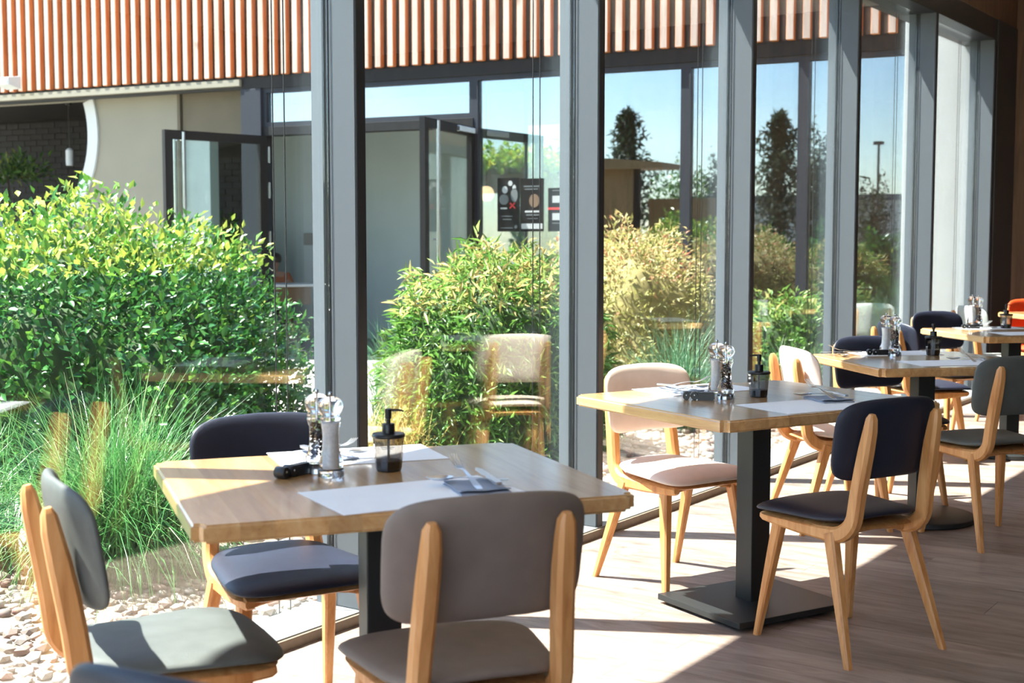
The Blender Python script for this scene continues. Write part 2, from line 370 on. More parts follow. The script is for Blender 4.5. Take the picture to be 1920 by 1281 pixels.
# ------------------------------------------------------------------ plants
LEAF=np.array([(0,0,0),(-.5,.42,.12),(.5,.42,.12),(0,.5,-.02),(0,1,-.06)],np.float32)
LEAF_F=np.array([(0,3,1),(0,2,3),(1,3,4),(3,2,4)],np.int32)
BL=np.array([(-.5,0,0),(.5,0,0),(-.5,.5,0),(.5,.5,0),(0,1,-.15)],np.float32)
def frames(D,Nn):
    D=D/np.linalg.norm(D,axis=1,keepdims=True); S=np.cross(D,Nn); S/=np.linalg.norm(S,axis=1,keepdims=True)+1e-9
    U=np.cross(S,D); return D,S,U
def leaves(C,D,Nn,size,aspect):
    D,S,U=frames(D,Nn); n=len(C); sz=size[:,None,None]
    V=C[:,None,:]+sz*(LEAF[None,:,0:1]*aspect*S[:,None,:]+LEAF[None,:,1:2]*D[:,None,:]+LEAF[None,:,2:3]*U[:,None,:])
    F=(LEAF_F[None]+5*np.arange(n)[:,None,None]).reshape(-1,3)
    return V.reshape(-1,3),F
def dome(n,a,b,h,seed,lump=.1,zmin=0.02,flat=2.6):
    g=np.random.default_rng(seed)
    d=g.normal(size=(n*2,3)); d[:,2]=np.abs(d[:,2])*.95; d/=np.linalg.norm(d,axis=1,keepdims=True)
    p=flat; rr=(np.abs(d[:,0])**p+np.abs(d[:,1])**p+np.abs(d[:,2])**p)**(-1/p)
    l=1+lump*(np.sin(d[:,0]*9+seed)*np.sin(d[:,1]*8+2*seed)+.6*np.sin(d[:,2]*13+d[:,0]*7+seed)+.4*np.sin(d[:,1]*21+seed)*np.sin(d[:,0]*19))
    P=d*(rr*l)[:,None]*np.array([a,b,h]); P=P[P[:,2]>zmin][:n]; Nn=P/np.array([a*a,b*b,h*h]); Nn/=np.linalg.norm(Nn,axis=1,keepdims=True)
    return P,Nn,g
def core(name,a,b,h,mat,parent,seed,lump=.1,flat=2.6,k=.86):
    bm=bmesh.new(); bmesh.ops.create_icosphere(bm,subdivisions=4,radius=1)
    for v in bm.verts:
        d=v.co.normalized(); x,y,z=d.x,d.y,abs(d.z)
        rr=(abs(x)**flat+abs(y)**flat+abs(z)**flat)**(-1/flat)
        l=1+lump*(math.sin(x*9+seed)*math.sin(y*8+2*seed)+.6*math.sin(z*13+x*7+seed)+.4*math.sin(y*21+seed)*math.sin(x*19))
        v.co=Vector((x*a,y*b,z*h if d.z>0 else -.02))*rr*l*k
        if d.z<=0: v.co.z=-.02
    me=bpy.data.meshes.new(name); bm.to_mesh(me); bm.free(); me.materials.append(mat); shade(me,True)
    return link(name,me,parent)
def bush(name,label,loc,a,b,h,n,size,aspect,mat,coremat,seed,indiv=0,lump=.1,droop=0,flat=2.6,kcore=.86,layers=.8,group='courtyard shrubs',yb=.25):
    root=empty(name,loc); tag(root,label,'shrub',group)
    P,Nn,g=dome(n,a,b,h,seed,lump,flat=flat)
    C=P*g.uniform(layers,1.03,(len(P),1))
    D=Nn*.7+g.normal(size=P.shape)*.65+np.array([0,0,.25-droop]); U=Nn*.6+g.normal(size=P.shape)*.45+np.array([0,0,.6])
    S=size*g.uniform(.6,1.25,len(P))
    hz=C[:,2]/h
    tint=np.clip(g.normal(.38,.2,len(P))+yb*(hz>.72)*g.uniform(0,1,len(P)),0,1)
    idx=np.arange(len(P))
    if indiv:
        wp=C+np.array(loc); tc_=-wp[:,:2]/np.linalg.norm(wp[:,:2],axis=1,keepdims=True)
        score=(Nn[:,0]*tc_[:,0]+Nn[:,1]*tc_[:,1])+.5*S/size+.3*np.linalg.norm(C/np.array([a,b,h]),axis=1)
        order=np.argsort(-score); pick=order[:indiv]; idx=order[indiv:]
        lm=[]
        for q in range(6):
            v=LEAF.copy(); v[:,0]*=aspect; lm.append(rawmesh('leaf',v,LEAF_F,mat,np.full(5,min(1,.15+q*.13))))
        Dn,Sn,Un=frames(D,U)
        for j in pick:
            o=link('leaf',lm[int(tint[j]*5.99)],root)
            m=Matrix(((Sn[j][0],Dn[j][0],Un[j][0],0),(Sn[j][1],Dn[j][1],Un[j][1],0),(Sn[j][2],Dn[j][2],Un[j][2],0),(0,0,0,1)))
            o.matrix_local=Matrix.Translation(Vector([float(q) for q in C[j]]))@m@Matrix.Scale(float(S[j]),4)
    V,F=leaves(C[idx],D[idx],U[idx],S[idx],aspect)
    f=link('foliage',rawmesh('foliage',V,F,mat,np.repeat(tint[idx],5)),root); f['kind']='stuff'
    core('inner_twigs',a,b,h,coremat,root,seed,lump,flat,kcore)
    return root
def grass(name,label,loc,n,length,spread,mat,seed,width=.006,stiff=1.0,group='courtyard grass clumps'):
    root=empty(name,loc); tag(root,label,'grass',group)
    g=np.random.default_rng(seed); K=6
    az=g.uniform(0,2*PI,n); lean=np.abs(g.normal(0,.42,n))*spread; L=length*g.uniform(.55,1.1,n)
    base=np.stack([g.normal(0,.09*spread,n),g.normal(0,.09*spread,n),np.zeros(n)],1)
    V=np.zeros((n,K,2,3)); 
    pos=base.copy(); ang=PI/2-lean*.55
    side=np.stack([-np.sin(az),np.cos(az),np.zeros(n)],1); tw=g.uniform(-.8,.8,n)[:,None]; 
    hd=np.stack([np.cos(az),np.sin(az),np.zeros(n)],1); sd=side*np.cos(tw)+hd*np.sin(tw)
    for k in range(K):
        w=width*(1-(k/(K-1))**1.6)*g.uniform(.7,1.3)+.0006
        V[:,k,0]=pos-sd*w/2; V[:,k,1]=pos+sd*w/2
        pos=pos+(hd*np.cos(ang)[:,None]+np.array([0,0,1])*np.sin(ang)[:,None])*(L/(K-1))[:,None]
        ang=ang-(lean*.55+g.uniform(0,.22,n))*stiff
    V[:,:,:,2]=np.maximum(V[:,:,:,2],.005)
    idx=np.arange(n*K*2).reshape(n,K,2)
    F=np.stack([idx[:,:-1,0],idx[:,:-1,1],idx[:,1:,1],idx[:,1:,0]],-1).reshape(-1,4)
    t=np.repeat(np.clip(g.normal(.45,.24,n),0,1),K*2)
    b=link('blades',rawmesh('blades',V.reshape(-1,3),F,mat,t),root); b['kind']='stuff'
    MB().lathe([(.10*spread+.03,0),(.09*spread+.02,.03),(.03,.06)],12).build('crown',M['core'],root)
    return root
GZ=-.05
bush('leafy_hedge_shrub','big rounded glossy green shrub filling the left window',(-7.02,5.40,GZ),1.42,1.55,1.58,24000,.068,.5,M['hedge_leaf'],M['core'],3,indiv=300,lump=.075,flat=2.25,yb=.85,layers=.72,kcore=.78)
grass('fountain_grass','tall arching green grass clump in front of the big shrub',(-4.3,3.5,GZ),2200,.84,1.3,M['grass'],5,.0065)
bush('bamboo_shrub','light green narrow leaved shrub behind the second window pane',(-4.9,7.0,GZ),.70,.66,1.25,10000,.10,.16,M['bamboo_leaf'],M['core'],8,indiv=200,lump=.07,droop=.5,yb=.7,group='courtyard shrubs')
grass('fountain_grass','yellowing grass clump at the left picture edge behind the grey chair',(-4.98,3.22,GZ),900,.7,1.15,M['grass'],6,.006)
grass('spiky_grass','blue green grass clump left of the narrow leaved shrub',(-6.15,7.6,GZ),800,.85,.95,M['blue_grass'],11,.008)
grass('straw_grass','low straw yellow grass clump before the narrow leaved shrub',(-5.15,6.35,GZ),800,.42,1.35,M['straw_grass'],12,.007)
bush('yellow_shrub','yellow and reddish fine leaved shrub in the third window pane',(-5.65,10.05,GZ),.82,.7,1.36,12000,.058,.32,M['maple_leaf'],M['core_tan'],14,lump=.09,yb=.4,flat=2.8)
grass('upright_grass','upright bright green grass before the yellow shrub',(-4.3,8.45,GZ),600,.85,.8,M['blue_grass'],15,.010)
grass('upright_grass','small green grass clump low in the fourth window pane',(-4.05,9.85,GZ),500,.6,1.0,M['grass'],16,.008)
bush('round_shrub','small yellow green shrub low in the fourth window pane',(-4.5,10.85,GZ),.42,.36,.85,2500,.07,.35,M['bamboo_leaf'],M['core'],18,lump=.1,yb=.4)

# ------------------------------------------------------------------ the other wing across the courtyard (own axes: x along it, y into it)
WO=Vector((-2.95,12.0,0)); WA=R(7.7)
def wing(o): o.location=WO; o.rotation_euler=(0,0,WA); return o
WMX=Matrix.Translation(WO)@Matrix.Rotation(WA,4,'Z')
def wp(x,y,z): return WMX@Vector((x,y,z))
cl=struct(wing(MB().box(-17,-.62,.06,.16,3.0,4.7).build('wall_cladding',M['gasket'])),'wall band of upright timber slats above the courtyard glass front')
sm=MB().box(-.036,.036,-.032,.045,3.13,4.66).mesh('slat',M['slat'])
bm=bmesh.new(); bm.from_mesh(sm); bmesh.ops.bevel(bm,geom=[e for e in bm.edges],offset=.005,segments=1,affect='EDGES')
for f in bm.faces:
    if f.normal.y<-.9: f.material_index=1  # front faces take the painted sunlit tone
bm.to_mesh(sm); bm.free(); sm.materials.append(M['slat_front_lit'])
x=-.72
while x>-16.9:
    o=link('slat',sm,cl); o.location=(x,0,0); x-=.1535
MB().box(-17,-.62,.045,.06,4.6,4.7).build('top_rail',M['wing_dark'],cl)
struct(wing(MB().box(-8.25,-.62,.02,.2,2.99,3.125).build('trim_4',M['wing_dark'],bevel=.004)),'dark metal beam under the timber slats')
struct(wing(MB().box(-17,-8.25,-.02,.55,3.03,3.10).build('trim_5',M['beige_wall'])),'pale strip under the timber slats above the round opening')
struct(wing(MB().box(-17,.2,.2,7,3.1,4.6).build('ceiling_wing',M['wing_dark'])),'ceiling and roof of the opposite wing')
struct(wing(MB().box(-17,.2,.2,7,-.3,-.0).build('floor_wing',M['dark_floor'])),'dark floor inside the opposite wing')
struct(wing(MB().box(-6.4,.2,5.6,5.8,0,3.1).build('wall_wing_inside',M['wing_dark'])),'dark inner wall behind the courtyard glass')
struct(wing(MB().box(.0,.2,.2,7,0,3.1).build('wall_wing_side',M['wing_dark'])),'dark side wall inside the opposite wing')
struct(wing(MB().box(-.86,-.1,-.32,.2,-.06,3.35).build('wall_pier',M['white_wall'],bevel=.006)),'white sunlit wall seen through the last window')
# glazing bays of the wing
def wframe(n,x0,x1,z0,z1,label,t=.05,mat='wing_frame',pane='wing_pane',d0=.04,d1=.14):
    w=wing(empty('window_%d'%n)); struct(w,label)
    MB().box(x0,x0+t,d0,d1,z0,z1).build('frame_bar',M[mat],w); MB().box(x1-t,x1,d0,d1,z0,z1).build('frame_bar',M[mat],w)
    MB().box(x0+t,x1-t,d0,d1,z0,z0+t).build('frame_bar',M[mat],w); MB().box(x0+t,x1-t,d0,d1,z1-t,z1).build('frame_bar',M[mat],w)
    MB().box(x0+t,x1-t,.085,.095,z0+t,z1-t).build('pane',M[pane],w)
    return w
wframe(9,-7.97,-5.28,2.56,2.99,'wide low window over the courtyard double door')
wframe(10,-5.28,-2.97,0,2.99,'courtyard window with black posters stuck on it')
wframe(11,-2.97,-1.83,0,2.99,'courtyard window behind the yellow shrub')
wframe(12,-1.83,-.86,0,2.99,'last courtyard window before the white wall')
struct(wing(MB().box(-8.25,-7.97,.0,.2,0,2.99).build('trim_6',M['wing_frame'],bevel=.005)),'blue grey metal post left of the courtyard double door')
struct(wing(MB().box(-7.97,-5.28,.03,.17,2.46,2.56).build('trim_7',M['wing_dark'],bevel=.004)),'dark metal bar over the courtyard double door')
# double door standing open
def door(n,hx,ang,label,flip,w=1.3):
    h=wp(hx,.05,0); d=empty('door_%d'%n,h,ang); struct(d,label); t=.095; H=2.46; e=.028
    MB().box(0,t,-e,e,.01,H).build('stile',M['wing_dark'],d); MB().box(w-t,w,-e,e,.01,H).build('stile',M['wing_dark'],d)
    MB().box(t,w-t,-e,e,.01,.13).build('rail',M['wing_dark'],d); MB().box(t,w-t,-e,e,H-t,H).build('rail',M['wing_dark'],d)
    MB().box(t,w-t,-.006,.006,.13,H-t).build('pane',M['door_pane'],d)
    for s in (-1,1):
        p=MB().tube((w-.19,s*.085,.25),(w-.19,s*.085,H-.02),.02,12).build('pull_bar',M['steel'],d,smooth=40)
        for z in (.45,1.3,H-.1): MB().tube((w-.19,s*.085,z),(w-.19,s*e,z),.01,8).build('bracket',M['steel'],p)
    for z in (.4,1.3,1.85,2.25): MB().tube((-.02,flip*.035,z-.09),(-.02,flip*.035,z+.09),.016,8).build('hinge',M['steel'],d)
    c=MB().box(.1,.52,flip*-.075,flip*-.029,H-.075,H-.02).build('door_closer',M['steel'],d,bevel=.004)
    return d
Rv=Vector((.8269,.5623)); Fv=Vector((-.5623,.8269))
v=Rv*-.91+Fv*-.93; door(1,-7.95,math.atan2(v.y,v.x),'left leaf of the courtyard glass door, swung wide open',1)
v=Rv*-.45+Fv*-1.25; door(2,-5.30,math.atan2(v.y,v.x),'right leaf of the courtyard glass door, open and seen edge on',-1)
# left part: wall with a big round opening, brick behind it
def arcwall(name,cx,cz,rad,x0,x1,z0,z1,y0,y1,mat,n=40):
    mb=MB()
    for sgn,xe in ((1,x1),(-1,x0)):
        a1=math.asin(min(1,(z1-cz)/rad)); arc=[(cx+sgn*rad*math.cos(a),cz+rad*math.sin(a)) for a in np.linspace(a1,-PI/2,n)]
        # strips from the arc out to the outer edge
        for (xa,za),(xb,zb) in zip(arc[:-1],arc[1:]):
            zb=max(zb,z0)
            q=[(xa,za),(xe,za),(xe,zb),(xb,zb)]
            vs=[(p[0],y0,p[1]) for p in q]+[(p[0],y1,p[1]) for p in q]
            mb.add(vs,[(0,1,2,3),(7,6,5,4),(0,4,5,1),(1,5,6,2),(2,6,7,3),(3,7,4,0)])
        zb=cz-rad
        if zb>z0: mb.box(min(cx,xe),max(cx,xe),y0,y1,z0,zb)
    return mb
rw=arcwall('w',-12.02,2.6,1.36,-17,-9.42,0,3.03,.3,.5,None).build('wall_round_opening',M['beige_wall']); struct(wing(rw),'beige wall with a large round opening left of the door')
rg=MB(); n=64; a1=math.asin((3.03-2.6)/1.36)
vs=[];fs=[]
aa=np.linspace(a1,-PI-a1,n)
for a in aa:
    for r_ in (1.2,1.36):
        for y_ in (.27,.5): vs.append((-12.02+r_*math.cos(a),y_,2.6+r_*math.sin(a)))
for i in range(n-1):
    o=i*4
    for p,q in ((0,1),(1,3),(3,2),(2,0)): fs.append((o+p,o+q,o+4+q,o+4+p))
rg.add(vs,fs); struct(wing(rg.build('trim_8',M['white_wall'])),'white curved rim of the round opening in the beige wall')
struct(wing(MB().box(-9.40,-9.36,.27,.5,0,3.03).build('trim_9',M['olive'])),'narrow upright joint strip beside the olive panel')
struct(wing(MB().box(-9.34,-8.25,.3,.5,2.5,3.03).build('wall_olive_panel',M['olive'])),'olive brown wall panel above the open door leaf')
struct(wing(MB().box(-9.34,-8.98,.34,.5,0,2.5).build('wall_pale_panel',M['light_wall'])),'pale wall panel seen through the open door leaf')
struct(wing(MB().box(-9.66,-5.9,2.5,2.62,0,3.1).build('wall_inner_pale',M['light_wall'])),'pale grey inner wall seen through the open doorway')
bw=struct(wing(MB().box(-17,-9.7,2.8,2.95,0,3.1).build('wall_brick',M['mortar'])),'dark grey brick wall seen through the round opening')
BWd,BH=.25,.088
bk=MB().box(0,BWd-.012,-.018,.0,0,BH-.012).mesh('brick',M['brick']); cnt=0
for r_ in range(22):
    z=1.22+r_*BH
    if z+BH>3.09: break
    for k in range(14):
        x=-16.4+.0+k*BWd+(BWd/2 if r_%2 else 0)
        if x+BWd<-13.0 and cnt<300:
            o=link('brick',bk,bw); o.location=(x,2.8,z); cnt+=1
mbk=MB()
for r_ in range(14):
    z=1.22+r_*BH
    for k in range(9):
        x=-12.2+k*BWd+(BWd/2 if r_%2 else 0); mbk.box(x,x+BWd-.012,2.782,2.8,z,z+BH-.012)
mbk.build('far_bricks',M['brick'],bw)['kind']='stuff'

# things on and behind the wing
fl_=wing(empty('floodlight')); tag(fl_,'white box floodlight mounted low on the timber slats','light')
fl_.matrix_world=Matrix.Translation(wp(-11.62,-.108,3.2))@Matrix.Rotation(WA,4,'Z')
MB().add([(-.12,-.22,-.02),(.12,-.22,-.02),(.12,-.02,-.06),(-.12,-.02,-.06),(-.12,-.22,.07),(.12,-.22,.07),(.12,-.02,.1),(-.12,-.02,.1)],[(0,3,2,1),(4,5,6,7),(0,1,5,4),(1,2,6,5),(2,3,7,6),(3,0,4,7)]).build('housing',M['white_wall'],fl_,bevel=.008)
MB().box(-.1,.1,-.226,-.218,-.005,.055).build('lens',M['pale'],fl_); MB().box(-.03,.03,-.02,.012,-.03,.06).build('bracket',M['frame_dark'],fl_)
pl=empty('pendant_lamp',wp(-11.85,1.0,0)); tag(pl,'white cylinder pendant lamp hanging before the dark brick wall','lamp')
MB().lathe([(.045,2.27),(.05,2.3),(.05,2.47),(.02,2.5)],16).build('shade',M['white_wall'],pl,smooth=40); MB().tube((0,0,2.49),(0,0,3.1),.006,6).build('cord',M['gasket'],pl); MB().lathe([(.04,3.06),(.04,3.1)],12).build('ceiling_rose',M['gasket'],pl)
gl=empty('globe_lamp',wp(-5.58,.9,0)); tag(gl,'glowing peach globe lamp behind the poster window','lamp')
MB().lathe([(.0,1.72)]+[(.085*math.sin(a),1.805-.085*math.cos(a)) for a in np.linspace(.2,PI-.2,12)],20).build('globe',M['lamp'],gl,smooth=True); MB().tube((0,0,1.88),(0,0,3.1),.006,6).build('cord',M['gasket'],gl); MB().lathe([(.05,3.05),(.05,3.1)],12).build('ceiling_rose',M['gasket'],gl)
pp=empty('potted_plant',wp(-13.4,1.4,0)); tag(pp,'leafy green plant peeking up inside the round opening','plant')
MB().lathe([(.16,0),(.2,.02),(.24,.45),(.22,.46)],20).build('pot',M['pot'],pp,smooth=40); MB().sweep([(0,0,.4),(.03,.02,1.2),(-.02,0,2.2)],[.05,.04,.02],[.05,.04,.02],n=8).build('stem',M['twig'],pp)
P,Nn,g=dome(700,.55,.5,.36,21,.2); Cc=P*g.uniform(.2,1,(len(P),1))+np.array([0,0,2.12]); V,F=leaves(Cc,Nn+g.normal(size=P.shape)*.6,np.array([0,0,1.])+g.normal(size=P.shape)*.4,.13*g.uniform(.6,1.2,len(P)),.28)
link('foliage',rawmesh('foliage',V,F,M['hedge_leaf'],np.repeat(np.clip(g.normal(.6,.2,len(P)),0,1),5)),pp)['kind']='stuff'
bush('passage_shrub','green shrub seen through the glass of the open door',wp(-10.05,1.9,0),.42,.36,1.55,1500,.09,.4,M['hedge_leaf'],M['core'],23,yb=.4)
sg=wing(MB().box(-9.16,-9.0,2.47,2.5,1.22,1.38).build('notice_board',M['olive'],bevel=.003)); tag(sg,'small grey board on the pale wall inside the doorway','board')
ct=empty('cafe_table',wp(-8.62,1.25,0),WA+R(45)); tag(ct,'white square table inside the open doorway','table')
MB().box(-.36,.36,-.36,.36,.72,.75).build('tabletop',M['white_wall'],ct,bevel=.006); MB().box(-.3,.3,-.3,.3,.5,.72).build('apron',M['twig'],ct,bevel=.004); MB().tube((0,0,.03),(0,0,.5),.04,12).build('column',M['black_metal'],ct); MB().lathe([(.25,0),(.25,.02),(.05,.035)],24).build('base_plate',M['black_metal'],ct)
wc=empty('wicker_chair',wp(-9.1,1.72,0),WA+R(-45)); tag(wc,'brown woven chair under the seated person inside the doorway','chair')
MB().box(-.22,.22,-.22,.22,.34,.39).build('seat',M['twig'],wc,bevel=.01); MB().box(-.25,-.2,-.22,.22,.38,.8).build('backrest',M['twig'],wc,bevel=.015)
for a in (-.19,.19):
    for b in (-.19,.19): MB().box(a-.02,a+.02,b-.02,b+.02,0,.34).build('leg',M['twig'],wc)
M['skin']=plain('skin', srgb(176,128,104), .6); M['rust']=plain('rust', srgb(168,92,52), .8); M['hair']=plain('hair', srgb(38,26,22), .6)
def person(loc,rz):
    r=empty('person',loc,rz); tag(r,'seated person with dark hair and rust top at the white table','person')
    def skin(name,verts,edges,rads,mat,sub=2):
        me=bpy.data.meshes.new(name); me.from_pydata(verts,edges,[]); me.materials.append(mat); o=link(name,me,r)
        m=o.modifiers.new('s','SKIN'); m.use_smooth_shade=True; o.modifiers.new('d','SUBSURF').levels=sub; o.modifiers['d'].render_levels=sub
        for v,rd in zip(me.skin_vertices[0].data,rads): v.radius=rd if hasattr(rd,'__len__') else (rd,rd)
        me.skin_vertices[0].data[0].use_root=True; return o
    V=[(0,0,.48),(.0,0,.64),(.02,0,.82),(.03,0,.9),(.05,0,.98),(.06,0,1.06),(.065,0,1.13),
       (.02,.17,.84),(.14,.22,.64),(.34,.14,.775),(.42,.10,.785),(.02,-.17,.84),(.14,-.22,.64),(.34,-.14,.775),(.42,-.10,.785),
       (.02,.09,.47),(.36,.11,.46),(.38,.11,.10),(.46,.11,.05),(.02,-.09,.47),(.36,-.11,.46),(.38,-.11,.10),(.46,-.11,.05)]
    E_=[(0,1),(1,2),(2,3),(3,4),(4,5),(5,6),(2,7),(7,8),(8,9),(9,10),(2,11),(11,12),(12,13),(13,14),(0,15),(15,16),(16,17),(17,18),(0,19),(19,20),(20,21),(21,22)]
    Rd=[(.13,.16),(.11,.15),(.10,.15),.055,.05,(.095,.075),(.075,.062),.06,.045,.035,.028,.06,.045,.035,.028,.085,.06,.042,.035,.085,.06,.042,.035]
    skin('body',V,E_,Rd,M['skin'])
    skin('top',[(0,0,.50),(0,0,.64),(.02,0,.82),(.03,0,.885),(.02,.17,.84),(.14,.22,.64),(.27,.17,.73),(.02,-.17,.84),(.14,-.22,.64),(.27,-.17,.73)],[(0,1),(1,2),(2,3),(2,4),(4,5),(5,6),(2,7),(7,8),(8,9)],[(.14,.17),(.122,.162),(.112,.162),.066,.07,.055,.045,.07,.055,.045],M['rust'])
    skin('hair',[(.025,0,1.0),(.035,0,1.08),(.05,0,1.15)],[(0,1),(1,2)],[(.10,.10),(.115,.105),(.085,.085)],M['hair'])
person(wp(-9.1,1.72,-.02),WA+R(-45))
# posters
def poster(x0,x1,z0,z1,label,kind):
    p=wing(empty('poster')); tag(p,label,'poster','posters on the courtyard window'); y=.074
    MB().box(x0,x1,y,y+.006,z0,z1).build('sheet',M['poster'],p)
    w=x1-x0; h=z1-z0
    def r(u0,u1,v0,v1,mat='print'): MB().box(x0+w*u0,x0+w*u1,y-.002,y,z0+h*v0,z0+h*v1).build('print_mark',M[mat],p)
    def blob(u,v,ru,rv,mat='print'):
        q=[(x0+w*(u+ru*math.cos(a)),z0+h*(v+rv*math.sin(a))) for a in np.linspace(0,2*PI,15)[:-1]]
        MB().add([(a,y-.002,b) for a,b in q]+[(a,y,b) for a,b in q],[tuple(range(14)),tuple(reversed(range(14,28)))]+[(i,(i+1)%14,14+(i+1)%14,14+i) for i in range(14)]).build('print_mark',M[mat],p)
    if kind==0:
        blob(.35,.78,.13,.07); blob(.6,.9,.1,.05); blob(.3,.6,.22,.1,'print_dim'); blob(.78,.68,.16,.13,'print_dim'); blob(.78,.82,.08,.05)
        for s in (-1,1):
            q=[(-.12*w,-.05*h),(.12*w,.05*h),(.10*w,.075*h),(-.14*w,-.025*h)]; cx=x0+w*.7; cz=z0+h*.47
            MB().add([(cx+s*a,y-.004,cz+b) for a,b in q]+[(cx+s*a,y-.002,cz+b) for a,b in q],[(0,1,2,3),(7,6,5,4),(0,4,5,1),(1,5,6,2),(2,6,7,3),(3,7,4,0)]).build('print_mark',M['red'],p)
        r(.15,.45,.42,.45); r(.2,.7,.28,.295,'print_dim'); r(.25,.65,.22,.235,'print_dim'); r(.15,.7,.06,.075,'print_dim'); blob(.86,.09,.07,.035,'print_dim')
    elif kind==1:
        r(.15,.85,.84,.865,'print_dim'); r(.2,.75,.79,.81,'print_dim'); blob(.6,.58,.22,.13,'walnut'); r(.2,.85,.36,.395); r(.25,.8,.3,.325,'print_dim'); r(.05,.95,.05,.15); r(.3,.75,.24,.25,'print_dim')
    else:
        r(.15,.9,.93,.95,'print_dim'); r(.15,.95,.66,.82); r(.0,.95,.5,.55,'red'); r(.15,.95,.26,.42); r(.15,.9,.18,.2,'print_dim')
poster(-5.02,-4.77,1.38,1.93,'black poster with pale figures and a red cross mark',0)
poster(-4.755,-4.49,1.38,1.92,'black poster with a brown disc and a white bar below',1)
poster(-4.44,-4.12,1.38,1.82,'black notice with two white boxes beside the other posters',2)

# ------------------------------------------------------------------ beyond the courtyard, behind the camera: what the far glass mirrors
def mirr(px,t):
    th=math.atan2((px-960),2507.6); d=Fv*math.cos(th)+Rv*math.sin(th); nn=Vector((math.sin(WA),-math.cos(WA)))
    o2=Vector((WO.x,WO.y)); s=(o2.dot(nn))/(d.dot(nn)); P=d*s; r=d-2*d.dot(nn)*nn; q=P+r*t; return q.x,q.y,(P.length+t)*math.cos(th)/2507.6
def tree(px,t,ytop,wpx,label,conifer=True,seed=1,mat='conifer'):
    x,y,k=mirr(px,t); H=1.31+(447-ytop)*k; W=wpx*k/2
    root=empty('conifer_tree' if conifer else 'young_tree',(x,y,-.06)); tag(root,label,'tree','trees mirrored in the courtyard glass')
    g=np.random.default_rng(seed); n=5200 if conifer else 2600
    if conifer:
        zz=g.uniform(.06,1,n)**1.0; br=np.floor(zz*16)/16; az=g.uniform(0,2*PI,n); wob=.65+.35*np.sin(az*3+br*40+seed)
        lob=np.clip(.55+.45*np.sin(az*2+br*23+seed)+.3*np.sin(az*5+br*51),.12,1.2); rad=W*(1.06-zz)**.85*lob*np.sqrt(g.uniform(0.02,1,n)); P=np.stack([rad*np.cos(az),rad*np.sin(az),H*(zz*.98)-.25*rad],1); sz=.06*H*g.uniform(.4,.9,n); asp=.35
    else:
        P=g.normal(size=(n,3)); P/=np.linalg.norm(P,axis=1,keepdims=True); P*=(g.uniform(0,1,(n,1))**.45)*(1+.25*np.sin(P[:,:1]*9+seed)); P=P*np.array([W,W,H*.4])+np.array([0,0,H*.6]); sz=.05*H*g.uniform(.4,.9,n); asp=.45
    V,F=leaves(P,g.normal(size=P.shape)+P*np.array([.5,.5,0]),g.normal(size=P.shape)*.5+np.array([0,0,1.]),sz,asp)
    link('foliage',rawmesh('foliage',V,F,M[mat],np.repeat(np.clip(g.normal(.5,.25,n),0,1),5)),root)['kind']='stuff'
    MB().sweep([(0,0,0),(.03,0,H*.5),(0,0,H*.97)],[.05*H*.5,.03*H*.5,.01],[.05*H*.5,.03*H*.5,.01],n=8).build('trunk',M['twig'],root)
tree(1172,23,200,300,'tall dark conifer mirrored in the glass above the yellow shrub',True,31)
tree(1456,23,203,300,'tall dark conifer mirrored in the fourth window pane',True,32)
tree(1268,17,300,110,'thin young tree mirrored left of the third mullion',False,33,'hedge_leaf')
tree(1335,20,290,70,'slender young tree mirrored close to the third mullion',False,34,'conifer')
tree(1530,20,240,70,'slim tree mirrored close to the fourth mullion',False,35,'conifer')
tree(1632,18,325,90,'low dark tree mirrored in the fifth window pane',False,36,'conifer')
for i,(px,t,yt,w) in enumerate([(1440,11.5,440,130),(1555,14,430,130),(1650,11,445,110),(1320,14,400,110),(1000,14.5,330,90)]):
    x,y,k=mirr(px,t); H=1.31+(447-yt)*k
    bush('mirrored_shrub',['dark spreading shrub mirrored under the tall conifer','dark shrub mirrored beside the fourth mullion','dark shrub mirrored low in the fifth window pane','dark green shrub mirrored beside the yellow shrub','dark shrub mirrored behind the black posters'][i],(x,y,-.06),w*k/2,w*k/2,H,1800,.16,.4,M['hedge_leaf'],M['core'],40+i,group='shrubs mirrored in the courtyard glass',yb=.1)
# timber pavilion with a sloping roof
x,y,k=mirr(1150,12); pv=empty('timber_pavilion',(x,y,-.06),R(7.7)); tag(pv,'honey timber pavilion mirrored above the yellow shrub','pavilion')
KK=k; hp=1.31+(447-318)*k+.06
bd=MB().box(0,.135,-.02,.02,0,hp).mesh('board',M['sandwood'])
for q in range(6): o=link('board',bd,pv); o.location=(-.5+q*.14,0,0)     # the mirror swaps left and right
lb=1.31+(447-372)*k+.06; bl=MB().box(0,.24,-.02,.02,0,lb).mesh('low_board',M['sandwood'])
for q in range(8): o=link('low_board',bl,pv); o.location=(.42+q*.245,-.6,0)
MB().add([(-.75,-.7,hp),(1.0,-.7,hp),(1.0,.3,hp),(-.75,.3,hp),(-.15,-.7,hp+.2),(1.0,-.7,hp+.1),(1.0,.3,hp+.1),(-.15,.3,hp+.2)],[(0,3,2,1),(4,5,6,7),(0,1,5,4),(1,2,6,5),(2,3,7,6),(3,0,4,7)]).build('roof',M['sandwood'],pv)
MB().box(.36,.46,-.05,.05,0,hp).build('post',M['wing_dark'],pv)
